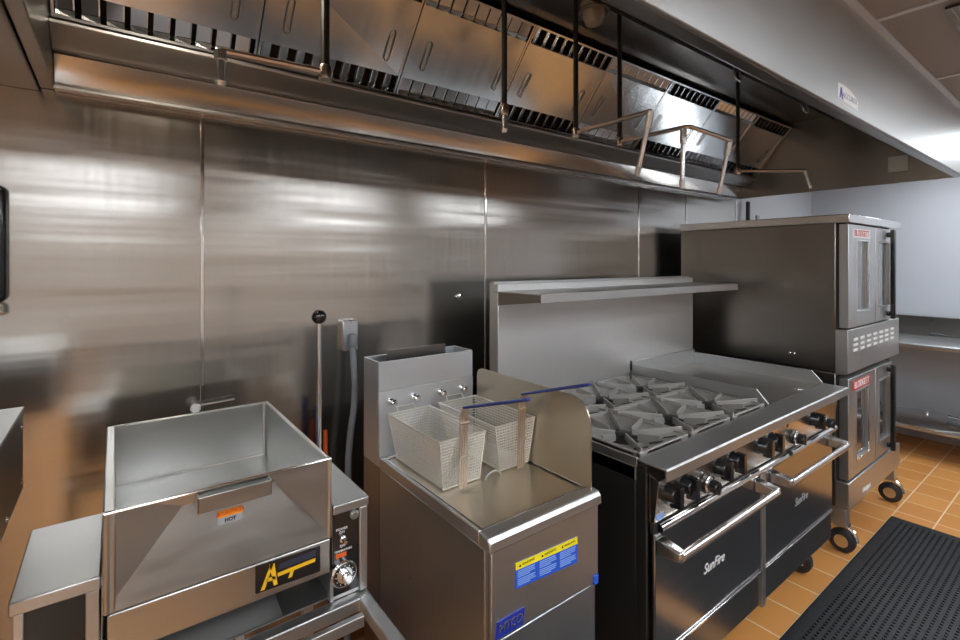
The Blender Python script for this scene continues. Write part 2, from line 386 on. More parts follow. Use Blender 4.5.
drop('dark riser whose arm turns right and carries two long silver nozzles', [(1.625,py,2.536),(1.625,py,2.015),(1.625,.925,2.012),(1.932,.925,2.008)], [((1.625,.945,2.008),(1.632,.955,1.795)),((1.932,.93,2.003),(1.935,.975,1.80))])
drop('rightmost dark riser with a straight arm reaching right toward the convection oven', [(2.625,py,2.536),(2.625,py,2.01),(3.01,1.04,2.03)], [((3.01,1.04,2.03),(3.02,1.02,1.93))])

# ------------------------------------------------------------------ tilting skillet (braising pan)
sk = thing('tilting_skillet', (.17, 1.10, .74), 'open rectangular stainless tilting skillet with an A badge and a black knobbed lever', 'cooking appliance')
PX0, PX1, PY0, PY1, PZ0, PZ1 = -.018, .400, 1.10, 1.685, .895, 1.076
w = .011
m = MB()   # open box with thick rim: outer shell minus the front face
m.box(PX0,PX0+w+.008,PY0,PY1,PZ0,PZ1).box(PX1-w,PX1,PY0,PY1,PZ0,PZ1).box(PX0,PX1,PY1-w,PY1,PZ0,PZ1)
m.build('pan_body', steel_p, sk, bevel=.003)
MB().box(PX0+w,PX1-w,PY0+.07,PY1-w,PZ0,PZ0+.014).build('pan_floor', steel_p, sk)
MB().tube([(PX1-w-.004,PY1-w-.004,PZ1-.002),(PX1-w-.004,PY1-w-.004,PZ0+.014),(PX0+w+.012,PY1-w-.004,PZ0+.016),(PX0+w+.012,PY1-w-.004,PZ1-.002)], .0055, 8).build('weld_seam', mat('weld_steel',(.70,.68,.64),.5,.8), sk)
# front wall: two triangular cheeks and a recessed sloping centre facet under the rim
S0, S1 = .130, .262; zs = 1.0735; rec = .030
fr = MB()
A0=(PX0,PY0,PZ1); A1=(PX1,PY0,PZ1); B0=(PX0,PY0,PZ0); B1=(PX1,PY0,PZ0)
T0=(S0,PY0+.002,PZ1); T1=(S1,PY0+.002,PZ1)
R0=(S0,PY0+rec,zs); R1=(S1,PY0+rec,zs)
Bi=[(PX0,PY0+.085,PZ0),(PX1,PY0+.085,PZ0),(PX1,PY0+.07,PZ1),(PX0,PY0+.07,PZ1)]
fr.add([A0,A1,B0,B1,T0,T1,R0,R1]+[(PX0,PY0+.012,PZ1),(PX1,PY0+.012,PZ1),(PX0,PY0+.09,PZ0),(PX1,PY0+.09,PZ0)],
       [(0,2,6,4),(5,7,3,1),(4,6,7,5),(2,3,7,6),(0,4,5,1,9,8),(8,9,11,10),(2,10,11,3),(0,8,10,2),(1,3,11,9)])
fr.build('front_wall', steel_p, sk, ang=12)
MB().tube([(PX0+.002,PY0+.001,PZ1),(PX1-.002,PY0+.001,PZ1)], .0028, 8).build('rim_bead', chrome, sk)
MB().tube([(PX0+.006,PY0+.002,PZ1),(PX0+.006,PY0+.002,PZ0)], .005, 8).tube([(PX1-.005,PY0+.002,PZ1),(PX1-.005,PY0+.002,PZ0)], .005, 8).build('corner_bead', steel_p, sk)
# pour spout: shallow box trough hung from the rim
sp = MB()
sp.box(S0-.002,S1+.002,PY0-.022,PY0-.019,1.040,1.071).box(S0-.002,S0+.001,PY0-.022,PY0+.024,1.040,1.073).box(S1-.001,S1+.002,PY0-.022,PY0+.024,1.040,1.073).box(S0,S1,PY0-.019,PY0+.02,1.060,1.063)
sp.build('pour_spout', steel_p, sk, bevel=.001)
MB().box(.085,.315,PY0+.020,PY0+.032,1.068,1.0705).build('strainer_strip', steel_m, sk, bevel=.001)
# lower band under the pan
lb = MB()
lb.box(PX0+.006,PX1-.002,PY0+.001,1.54,.812,.892)
lb.build('lower_housing', steel_p, sk, bevel=.004)
# badge
bk = lambda a: .373-(.372-a)*.765
bd = MB().prism([(bk(a),PY0-.0015,b) for a,b in ((.195,.830),(.370,.826),(.372,.828),(.372,.882),(.370,.884),(.195,.888),(.193,.886),(.193,.832))], (0,.003,0)).build('badge', blackp, sk, label='black badge with a yellow letter A')
yb = PY0-.0022
def poly(pts, m, par, name, y=yb): return MB().prism([(bk(a),y,b) for a,b in pts], (0,.0006,0)).build(name, m, par)
lg = MB()
for q in ([(.206,.833),(.217,.833),(.240,.882),(.2345,.882),(.232,.882)], [(.229,.882),(.243,.882),(.251,.834),(.241,.834)],
          [(.219,.847),(.246,.847),(.2455,.854),(.222,.854)], [(.252,.850),(.356,.853),(.358,.861),(.251,.858)], [(.286,.852),(.280,.838),(.290,.838),(.297,.853)]):
    lg.prism([(bk(a),yb,b) for a,b in q], (0,.0006,0))
lg.build('badge_letter', yel2, bd)
poly([(.252,.864),(.258,.876),(.362,.880),(.358,.865)], mat('slate_blue',(.03,.035,.06),.4), bd, 'badge_shade')
# caution sticker on the recessed facet
def facet_y(z): return PY0+rec*(z-PZ0)/(zs-PZ0)
z0, z1 = .982, 1.006
def fq(x0,x1,z0,z1,m,par,name,off):
    return MB().hexa([(x0,facet_y(z0)-off,z0),(x1,facet_y(z0)-off,z0),(x1,facet_y(z0)-off+.0006,z0),(x0,facet_y(z0)-off+.0006,z0),(x0,facet_y(z1)-off,z1),(x1,facet_y(z1)-off,z1),(x1,facet_y(z1)-off+.0006,z1),(x0,facet_y(z1)-off+.0006,z1)]).build(name,m,par)
cs = fq(.168,.215,.990,1.017, greyp, sk, 'caution_sticker', .0010)
fq(.1685,.2145,1.003,1.0165, orange, cs, 'warning_band', .0016)
text('warning_text', '\u25B2CAUTION', (.1915,facet_y(1.0095)-.0020,1.0095), .0095, redor, cs, ext=.0003, bold=.0002)
text('warning_text', 'HOT', (.1915,facet_y(.996)-.0015,.996), .010, blackp, cs, ext=.0003, bold=.0003)
# right hand control console
MB().box(.402,.4895,1.094,1.34,.944,.966).build('console_top', steel_m, sk, bevel=.003)
MB().box(.404,.4875,1.108,1.34,.740,.944).build('console_body', steel_m, sk)
cp = MB().box(.405,.466,1.102,1.108,.752,.944).build('control_panel', blackp, sk)
MB().box(.467,.4875,1.097,1.110,.742,.944).build('console_frame', steel_m, sk, bevel=.003)
MB().box(.396,.4045,1.099,1.12,.742,.812).build('console_frame', steel_m, sk, bevel=.002)
kn = MB().lathe((.427,1.102,.802), [(.031,0),(.031,-.010),(.028,-.013),(.020,-.013),(.018,-.015)], 'y').build('temperature_dial', chrome, cp)
MB().lathe((.427,1.102,.802), [(.025,-.0132),(.025,-.0145)], 'y').build('dial_face', blackp, kn)
MB().lathe((.427,1.102,.802), [(.012,-.014),(.011,-.032),(.009,-.034)], 'y').build('dial_grip', chrome, kn)
mk = MB()
for a in range(12):
    th = a*PI/6; c_, s_ = math.cos(th), math.sin(th)
    mk.box(.427+.0215*c_-.001,.427+.0215*c_+.001,1.0868,1.0874,.802+.0215*s_-.001,.802+.0215*s_+.001)
mk.build('dial_marks', whitep, kn)
MB().lathe((.427,1.102,.880), [(.008,0),(.008,-.004),(.005,-.006),(.0035,-.018),(.004,-.020)], 'y', 14).build('toggle_switch', chrome, cp)
MB().lathe((.455,1.102,.929), [(.011,0),(.011,-.004),(.008,-.008)], 'y', 18).build('indicator_button', steel_m, cp)
MB().box(.410,.436,1.1010,1.102,.838,.848).build('orange_label', redor, cp)
text('panel_text', 'POWER\nON', (.425,1.1013,.900), .008, whitep, cp)
text('panel_text', 'OFF', (.427,1.1013,.864), .008, whitep, cp)
text('panel_text', 'TEMPERATURE', (.428,1.1013,.853), .0065, whitep, cp)
# lever
lv = MB().cyl((.428,1.27,.960),(.428,1.27,1.372), .0062, 14).build('tilt_lever', pipe_s, sk)
MB().lathe((.428,1.27,1.386), [(.019*math.sin(a*PI/10), -.019*math.cos(a*PI/10)) for a in range(1,10)]).build('lever_ball', blackp, lv)
# left cabinet of the unit
MB().box(-.141,-.020,1.102,1.380,.943,.967).build('cabinet_top', steel_m, sk, bevel=.003)
cb = MB().box(-.136,-.024,1.118,1.372,.740,.943).build('side_cabinet', steel_d, sk)
MB().box(-.136,-.122,1.106,1.120,.742,.943).box(-.042,-.022,1.106,1.120,.742,.943).build('cabinet_frame', steel_m, cb, bevel=.002)
MB().box(-.122,-.042,1.112,1.118,.745,.943).build('cabinet_panel', blackm, cb)
# rear panel and deck between the two cabinets
MB().box(-.022,.404,1.36,1.372,.742,.812).build('rear_panel', steel_m, sk)
MB().prism([(-.020,1.122,.745),(.298,1.122,.745),(.285,1.30,.811),(-.020,1.30,.811)],(0,.004,.001)).build('drip_slope', steel_m, sk)
MB().box(-.022,.404,1.12,1.372,.740,.744).build('deck', steel_m, sk)

# stand below
sd = thing('equipment_stand', (.17,.95,0), 'open square-tube stainless stand carrying the tilting skillet', 'stand')
m = MB()
zt0, zt1 = .706, .738
m.box(-.142,.489,1.080,1.110,zt0,zt1); m.box(-.142,.489,1.50,1.53,zt0,zt1)
m.box(.459,.489,.70,1.50,zt0,zt1-.001); m.box(-.142,-.112,.70,1.50,zt0,zt1-.001); m.box(-.142,.489,.70,.73,zt0,zt1)
m.build('top_frame', steel_m, sd, bevel=.003)
MB().box(-.10,.45,1.030,1.045,zt0,zt1-.006).build('inner_rail', steel_m, sd, bevel=.002)
for lx_ in (.474,-.127):
    for ly_ in (.715, 1.515):
        MB().box(lx_-.014,lx_+.014,ly_-.014,ly_+.014,.03,zt0).lathe((lx_,ly_,0),[(.022,0),(.022,.012),(.010,.03)]).build('leg', steel_m, sd)
MB().box(-.127,.474,1.508,1.522,.2,.22).box(-.127,.474,.708,.722,.2,.22).build('lower_brace', steel_m, sd)

# cables behind and below the skillet
cb1 = MB().tube(round_path([(.60,1.79,1.0),(.60,1.77,.62),(.58,1.62,.50),(.585,1.60,.30),(.56,1.45,.03),(.30,1.40,.02)], .1, 8), .011, 10).build('gas_hose', bluev); tag(rebase(cb1,(.60,1.79,1.0)), 'blue flexible hose hanging between the skillet and the fryer', 'hose')
cb2 = MB().tube(round_path([(.63,1.80,.9),(.62,1.75,.45),(.61,1.66,.25),(.60,1.6,.02)], .1, 8), .008, 10).build('power_cable', redor); tag(rebase(cb2,(.63,1.80,.9)), 'thin orange cable behind the gap between skillet and fryer', 'cable')
cb3 = MB().tube(round_path([(.34,1.84,.55),(.30,1.60,.40),(.26,1.30,.12),(.30,1.05,.03),(.36,.85,.03)], .15, 8), .012, 10).build('drain_hose', whitep); tag(rebase(cb3,(.34,1.84,.55)), 'white drain hose on the floor below the skillet stand', 'hose')
cb4 = MB().tube(round_path([(.50,1.62,.62),(.50,1.60,.35),(.49,1.58,.15),(.46,1.62,.012)], .12, 8), .012, 10).build('gas_hose', bluev); tag(rebase(cb4,(.50,1.62,.62)), 'blue hose seen through the open frame of the skillet stand', 'hose')

# outlet with plug and conduit on the wall
ob = thing('outlet_box', (.743,WALL,1.24), 'small galvanised outlet box on the steel wall behind the fryer', 'outlet')
MB().box(.714,.776,1.840,WALL-.001,1.178,1.300).build('box', pipe_s, ob, bevel=.006)
MB().box(.717,.773,1.836,1.840,1.181,1.297).build('cover_plate', mat('zinc',(.62,.66,.70),.35,.8,noise=((60,60,60),.1)), ob, bevel=.001)
for zz in (1.186,1.294): MB().lathe((.745,1.836,zz),[(.004,0),(.003,-.002)],'y',10).build('screw', chrome, ob)
pc = thing('flexible_conduit', (.752,1.80,1.21), 'grey flexible conduit hanging down from the outlet box on the wall', 'conduit')
MB().box(.730,.758,1.798,1.8355,1.195,1.250).build('connector', greyc, pc, bevel=.010, seg=4)
MB().tube([(.744,1.815,1.20),(.745,1.812,1.15),(.747,1.80,1.05),(.742,1.795,.97),(.728,1.795,.88),(.718,1.795,.78),(.715,1.795,.6),(.715,1.8,.3),(.715,1.8,.02)], .0125, 12).build('tubing', greyc, pc)

# little fitting on the wall behind the skillet
wf = thing('wall_valve', (.214,WALL,1.055), 'small white-capped pipe fitting low on the wall behind the skillet', 'valve')
MB().lathe((.210,1.83,1.052),[(.009,.0),(.013,-.003),(.016,-.010),(.012,-.018)],'y',14).build('cap', whitep, wf)
MB().tube([(.210,WALL-.001,1.052),(.210,1.828,1.052)], .007, 10).tube([(.215,1.85,1.052),(.33,1.85,1.055)], .005, 10).build('stem', steel_d, wf)
wh = thing('wall_hook', (1.30,WALL,1.36), 'tiny chrome hook stud on the steel wall above the fryer', 'hook')
MB().lathe((1.284,WALL-.0005,1.366),[(.014,0),(.014,-.004),(.006,-.006),(.006,-.02),(.009,-.024)],'y',14).build('stud', chrome, wh)

# black-framed dispenser at the left edge of the wall, and the counter unit under it
dp = thing('wall_dispenser', (-.36,WALL,1.40), 'rounded black-cased dispenser mounted on the steel wall at the left edge', 'dispenser')
MB().box(-.50,-.237,1.835,WALL-.001,1.42,1.74).build('case', blackp, dp, bevel=.028, seg=5)
MB().box(-.485,-.252,1.832,1.8345,1.45,1.72).build('window', mat('green_glass',(.20,.26,.23),.12,coat=.5), dp)
MB().tube([(-.275,1.85,1.43),(-.248,1.84,1.405),(-.248,1.83,1.39)], .009, 10).build('spout', chrome, dp)
cu_ = thing('counter_appliance', (-.55,1.1,.95), 'dark-sided stainless countertop appliance cut off by the left edge', 'cooking appliance')
MB().box(-.95,-.168,.80,1.515,1.012,1.190).build('body', steel_d, cu_, bevel=.003)
MB().box(-.95,-.166,.80,1.517,1.190,1.199).build('top', steel_m, cu_, bevel=.002)
for yy in (1.49,1.30,1.10,.95):
    MB().lathe((-.168,yy,1.03 if yy<1.4 else 1.16),[(.006,0),(.004,.003)],'x',10).build('screw', chrome, cu_)
MB().lathe((-.168,1.49,1.035),[(.006,0),(.004,.003)],'x',10).build('screw', chrome, cu_)
for xx in (-.90,-.34):
    for yy in (.86,1.46): MB().cyl((xx,yy,.93),(xx,yy,1.012),.02).build('foot', steel_m, cu_)
tb = thing('equipment_table', (-.6,1.1,0), 'stainless table under the countertop appliance at the left edge', 'table')
MB().box(-.98,-.30,.78,1.54,.90,.93).build('tabletop', steel_m, tb, bevel=.003)
for xx in (-.94,-.34):
    for yy in (.82,1.50): MB().cyl((xx,yy,0),(xx,yy,.90),.02).build('leg', steel_m, tb)

# ------------------------------------------------------------------ fryer
fy = thing('deep_fryer', (.87,1.15,0), 'narrow stainless deep fryer with covered tank, splash guard and blue and yellow sticker', 'fryer')
fx0, fx1, fy0, fy1 = .675, 1.063, .867, 1.43
m = MB()
m.box(fx0,fx1,fy0+.010,fy1,.12,.872)
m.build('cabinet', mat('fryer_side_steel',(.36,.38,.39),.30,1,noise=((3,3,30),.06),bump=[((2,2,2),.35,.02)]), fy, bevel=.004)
MB().box(fx0+.012,fx1-.002,fy0,fy0+.010,.655,.868).build('front_panel', steel_m, fy, bevel=.003)
dr = MB().box(fx0+.014,fx1-.014,fy0+.003,fy0+.0098,.14,.650).build('door', mat('fryer_door_steel',(.50,.53,.56),.36,1,noise=((3,3,40),.06)), fy, bevel=.003)
MB().prism([(fx0,fy0-.010,.868),(fx0,fy0-.008,.891),(fx0,fy0+.002,.902),(fx0,fy0+.034,.904),(fx0,fy0+.034,.868)], (fx1-fx0+.002,0,0)).build('front_lip', steel_m, fy, bevel=.004)
# raised tank edge and recessed cover
m = MB()
m.box(fx0,fx0+.010,fy0+.034,fy1,.872,.904).box(fx1-.010,fx1,fy0+.034,fy1,.872,.904).box(fx0+.010,fx1-.010,fy1-.012,fy1,.872,.904)
m.build('tank_edge', steel_m, fy, bevel=.003)
MB().box(fx0+.016,fx1-.016,fy0+.040,fy1-.018,.884,.898).build('tank_cover', steel_t, fy, bevel=.004)
MB().tube([(fx0+.014,fy0+.038,.9005),(fx1-.014,fy0+.038,.9005),(fx1-.014,fy1-.015,.9005),(fx0+.014,fy1-.015,.9005)], .003, 8, closed=True).build('cover_bead', chrome, fy)
MB().tube([(.885+.028*math.cos(a*PI/5), 1.11, .898+.020*math.sin(a*PI/5)) for a in range(6)], .003, 8).build('cover_handle', steel_m, fy)
# flue riser
m = MB()
rx0, rx1, ry0, ry1, rz = fx0, 1.047, 1.432, 1.552, 1.208
m.box(rx0,rx1,ry0,ry0+.006,.872,1.112).box(rx0,rx1,ry0+.002,ry0+.008,1.1125,rz).box(rx0,rx0+.006,ry0+.008,ry1,.872,rz).box(rx1-.006,rx1,ry0+.008,ry1,.872,rz).box(rx0+.006,rx1-.006,ry1-.006,ry1,.872,rz)
m.build('flue_riser', alu, fy, bevel=.0015)
MB().box(rx0+.006,rx1-.006,ry0+.008,ry1-.006,1.15,1.155).build('flue_opening', darkgap, fy)
MB().box(.735,.965,1.49,1.496,1.16,1.232).build('deflector', steel_d, fy)
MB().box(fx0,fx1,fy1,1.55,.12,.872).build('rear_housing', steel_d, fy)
# splash guard
gx = fx1-.018; r_ = .075
pts = [(gx,.880,.903),(gx,1.405,.903),(gx,1.405,1.120)] + [(gx,1.405-.03+.03*math.cos(a),1.120+.03*math.sin(a)) for a in (PI/6,PI/3,PI/2)] + \
      [(gx,.880+r_-r_*math.cos(a),1.150-r_+r_*math.sin(a)) for a in (PI/2,PI/2.6,PI/3.4,PI/5,PI/10,0)]
MB().prism(pts, (.0045,0,0)).build('splash_guard', steel_t, fy, ang=60, label='tan upright plate with rounded top corners')
for bx in (.715,.80,.905,.995):
    MB().lathe((bx,1.432,1.078),[(.010,0),(.010,-.006),(.005,-.010),(.005,-.020),(.010,-.024),(.011,-.030),(.007,-.034)],'y',14).build('basket_knob', chrome, fy)
for cx in (fx0+.05,fx1-.05):
    for cy in (.93,1.45):
        MB().lathe((cx-.02,cy,.06),[(.056,0),(.06,.006),(.06,.034),(.056,.04)],'x').box(cx-.022,cx+.024,cy-.02,cy+.02,.10,.12).build('caster', wheel, fy)
# stickers
ws = MB().hexa([(.759,fy0-.0012,.753),(.975,fy0-.0012,.737),(.975,fy0-.0004,.737),(.759,fy0-.0004,.753),(.759,fy0-.0012,.815),(.975,fy0-.0012,.805),(.975,fy0-.0004,.805),(.759,fy0-.0004,.815)]).build('warning_sticker', blues, fy, label='blue and yellow warning sticker')
def wz(x, k): # height on sticker
    a = (x-.759)/.216; lo = .753-.016*a; hi = .815-.010*a; return lo+(hi-lo)*k
def wq(mb, x0, x1, k0, k1, y=fy0-.0018): mb.prism([(x0,y,wz(x0,k0)),(x1,y,wz(x1,k0)),(x1,y,wz(x1,k1)),(x0,y,wz(x0,k1))], (0,.0005,0))
q = MB(); wq(q,.759,.975,.72,1.0); q.build('warning_band', yellow, ws)
q = MB()
for c0 in (.763,.835,.907):
    kk = [.64,.57,.50,.43,.33,.26,.19,.12]
    for j,k in enumerate(kk):
        wq(q, c0+.002, c0+.062-(.02 if j in (3,7) else random.uniform(0,.006)), k-.018, k+.018)
q.build('warning_lines', bluel, ws)
for c0 in (.788,.862,.934):
    text('warning_text', '\u25B2 WARNING', (c0+.006,fy0-.0021,wz(c0,.86)), .0085, blackp, ws, ext=.0002)
pl = MB().hexa([(.698,fy0-.003,.662),(.781,fy0-.003,.662),(.781,fy0+.001,.662),(.698,fy0+.001,.662),(.703,fy0-.003,.700),(.786,fy0-.003,.700),(.786,fy0+.001,.700),(.703,fy0+.001,.700)]).build('badge', navy, fy, label='dark blue maker badge with silver letters')
text('badge_text', 'PITCO', (.742,fy0-.0035,.681), .028, pipe_s, pl, shear=.15, bold=.0003, sx=.9)
MB().box(1.040,1.058,fy0-.004,fy0,.650,.676).build('tag', blues, fy, bevel=.002)

# baskets
def basket(bx0, bx1, tx0, tx1, yb0, yb1, yt0, yt1, z0, z1, hx, label):
    t = thing('fry_basket', ((bx0+bx1)/2,(yb0+yb1)/2,z0), label, 'basket', 'wire fry baskets on the fryer')
    wr = .0011
    m = MB()
    def P(u, v_, h):   # u 0..1 in x, v_ 0..1 in y, h 0..1 height
        x0 = bx0+(tx0-bx0)*h; x1 = bx1+(tx1-bx1)*h; y0 = yb0+(yt0-yb0)*h; y1 = yb1+(yt1-yb1)*h
        return (x0+(x1-x0)*u, y0+(y1-y0)*v_, z0+(z1-z0)*h)
    nx, ny, nz = 18, 36, 16
    for k in range(nz+1):
        h = k/nz; m.tube([P(0,0,h),P(1,0,h),P(1,1,h),P(0,1,h)], wr, 4, closed=True)
    for i in range(nx+1):
        u = i/nx; m.tube([P(u,0,1),P(u,0,0),P(u,1,0),P(u,1,1)], wr, 4)
    for j in range(ny+1):
        v_ = j/ny; m.tube([P(0,v_,1),P(0,v_,0),P(1,v_,0),P(1,v_,1)], wr, 4)
    m.build('wire_mesh', wire, t)
    f = MB()
    f.tube([P(0,0,1),P(1,0,1),P(1,1,1),P(0,1,1)], .0032, 8, closed=True)
    f.tube([P(0,0,0),P(1,0,0),P(1,1,0),P(0,1,0)], .0024, 8, closed=True)
    for u, v_ in ((0,0),(1,0),(1,1),(0,1)): f.tube([P(u,v_,0),P(u,v_,1)], .0020, 6)
    f.build('frame', wire, t)
    h = MB()
    for d in (-.0115,-.004,.004,.0115):
        h.tube([(hx+d,yt0-.006,z0+.006),(hx+d,yt0-.010,z1+.058),(hx+d*.8,yt0-.018,z1+.083)], .0026, 8)
    h.box(hx-.015,hx+.015,yt0-.014,yt0-.004,z1-.052,z1-.048)
    h.box(hx-.014,hx+.014,yt0-.020,yt0-.010,z1+.040,z1+.044)
    h.build('handle_wires', mat('handle_wire_'+str(len(MATS)), (.66,.58,.50), .32, 1), t)
    g = MB()
    a = Vector((hx,yt0-.015,z1+.086)); b = Vector((hx,yt0-.262,z1+.163))
    for d in (-.0065,.0065): g.tube([a+Vector((d*.6,0,0)), a.lerp(b,.5)+Vector((d,0,0)), b+Vector((d,0,0))], .0042, 10)
    g.tube([b+Vector((-.0065,0,0)), b+Vector((-.003,-.006,.002)), b+Vector((.003,-.006,.002)), b+Vector((.0065,0,0))], .0042, 10)
    g.build('handle_grip', bluev, t, label='blue vinyl grip')
    k = MB()
    xa, xb = tx0+.035, tx1-.055
    k.tube([(xa,yt1,z1),(xa,yt1+.012,z1+.014),(xb,yt1+.012,z1+.014),(xb,yt1,z1)], .0028, 8)
    k.build('hanging_loop', wire, t)
    return t
basket(.722,.846,.693,.846,1.125,1.400,1.098,1.404,.903,1.046,.765, 'left wire fry basket on the fryer, nearer the skillet, with dark blue handle')
basket(.924,1.036,.884,1.040,1.125,1.400,1.098,1.404,.903,1.048,.978, 'right wire fry basket on the fryer, next to the tan splash guard, with blue handle')

# ------------------------------------------------------------------ range
rg = thing('gas_range', (2.03,1.22,0), 'wide stainless gas range with six burners, griddle and two ovens', 'range')
gx0, gx1, ry0, ry1, RT = 1.27, 2.79, .855, 1.62, .93
MB().box(gx0,gx0+.012,.895,ry1,.19,.905).build('side_panel', blackm, rg, bevel=.003)
MB().box(gx1-.012,gx1,.895,ry1,.19,.905).build('side_panel', steel_d, rg, bevel=.003)
MB().box(gx0+.012,gx1-.012,.90,ry1,.19,.86).build('chassis', blackm, rg)
MB().box(gx0,gx0+.012,.858,.894,.19,.915).build('corner_post', blackm, rg, bevel=.002)
MB().box(gx1-.012,gx1,.858,.894,.19,.915).build('corner_post', steel_d, rg, bevel=.002)
MB().prism([(gx0-.004,.785,.896),(gx0-.004,.785,.928),(gx0-.004,.790,.932),(gx0-.004,.888,.932),(gx0-.004,.888,.926),(gx0-.004,.794,.924),(gx0-.004,.792,.896)], (gx1-gx0+.008,0,0)).build('front_ledge', steel_m, rg, bevel=.002)
cpn = MB().hexa([(gx0+.012,.838,.750),(gx1-.012,.838,.750),(gx1-.012,.856,.750),(gx0+.012,.856,.750),(gx0+.012,.822,.880),(gx1-.012,.822,.880),(gx1-.012,.856,.890),(gx0+.012,.856,.890)]).build('control_panel', mat('panel_steel',(.66,.61,.56),.25,1,noise=((3,3,40),.05)), rg, bevel=.001)
MB().box(gx0+.02,gx0+.058,.8345,.836,.757,.775).build('rating_label', bluel, cpn)
def knob(x, z, ring=False):
    y = .831
    if ring:
        kb = MB().lathe((x,y,z),[(.030,0),(.030,-.008),(.025,-.012),(.024,-.018)],'y').build('thermostat_knob', blackp, cpn)
        MB().lathe((x,y,z),[(.0245,-.014),(.029,-.016),(.029,-.020),(.0225,-.023)],'y').build('knob_ring', chrome, kb)
        k = MB().lathe((x,y,z),[(.021,-.018),(.021,-.042),(.018,-.047)],'y')
        k.box(x-.005,x+.005,y-.050,y-.02,z-.021,z+.021); k.build('knob_grip', blackp, kb, bevel=.001)
    else:
        k = MB().lathe((x,y,z),[(.033,0),(.033,-.007),(.029,-.013),(.027,-.032),(.024,-.037)],'y')
        k.hexa([(x-.010,y-.052,z-.034),(x+.010,y-.052,z-.034),(x+.012,y-.018,z-.036),(x-.012,y-.018,z-.036),(x-.010,y-.052,z+.029),(x+.010,y-.052,z+.029),(x+.012,y-.018,z+.031),(x-.012,y-.018,z+.031)])
        k.build('burner_knob', blackp, cpn, bevel=.001)
for x, r in ((1.335,0),(1.425,0),(1.640,0),(1.735,0),(1.955,0),(2.045,0),(2.47,0)): knob(x, .834)
for x in (1.56,2.27,2.60): knob(x, .797, True)
for x, z in ((2.20,.86),(2.36,.855),(2.47,.868),(2.58,.868),(2.68,.868)):
    MB().lathe((x,.826,z),[(.007,0),(.006,-.004)],'y',12).build('pilot_button', blackp, cpn)
# vent rail above the doors
MB().cyl((1.30,.832,.733),(2.205,.832,.733),.013,16).build('vent_rail', chrome, rg)
MB().cyl((2.245,.832,.733),(2.765,.832,.733),.013,16).build('vent_rail', chrome, rg)
MB().box(gx0+.02,gx1-.02,.845,.858,.712,.752).build('vent_gap', darkgap, rg)
doorm = mat('door_steel',(.36,.355,.36),.20,1,noise=((3,3,40),.05),bump=[((2,2,2),.2,.015)])
for (a, b, ha, hb, tx) in ((1.292,1.998,1.312,1.962,1.64),(2.036,2.765,2.090,2.722,2.39)):
    d = MB().box(a,b,.842,.858,.338,.712).build('oven_door', doorm, rg, bevel=.004)
    MB().box(a,b,.836,.846,.330,.3375).build('door_trim', chrome, d, bevel=.001)
    MB().cyl((ha,.770,.674),(hb,.770,.674),.0135,18).build('handle_bar', mat('handle_steel_%d'%len(MATS),(.80,.76,.73),.22,1), d)
    for e, s in ((ha,1),(hb,-1)):
        k = MB()
        k.hexa([(e-.014,.762,.660),(e+.016,.762,.660),(e+.024,.843,.652),(e-.020,.843,.652),(e-.014,.762,.690),(e+.016,.762,.690),(e+.024,.843,.700),(e-.020,.843,.700)])
        k.build('handle_bracket', pipe_s, d, bevel=.006, seg=3)
    text('maker_script', 'SunFire', (tx,.8412,.497), .046, whitep if a<2 else greyp, d, shear=.35, sx=1.0)
MB().box(2.001,2.033,.838,.858,.19,.712).build('centre_post', steel_m, rg, bevel=.002)
MB().box(gx0+.004,2.000,.852,.866,.19,.329).build('kick_panel', steel_d, rg, bevel=.003)
MB().box(2.034,gx1-.006,.852,.866,.19,.329).build('kick_panel', steel_d, rg, bevel=.003)
for cx in (gx0+.12,gx1-.09):
    for cy in (.955,1.52):
        c_ = MB().lathe((cx-.018,cy+.01,.063),[(.054,0),(.062,.006),(.062,.030),(.054,.036)],'x').build('caster', wheel, rg)
        MB().box(cx-.026,cx-.020,cy-.02,cy+.02,.05,.185).box(cx+.020,cx+.026,cy-.02,cy+.02,.05,.185).box(cx-.03,cx+.03,cy-.03,cy+.03,.182,.19).build('caster_fork', chrome, c_)
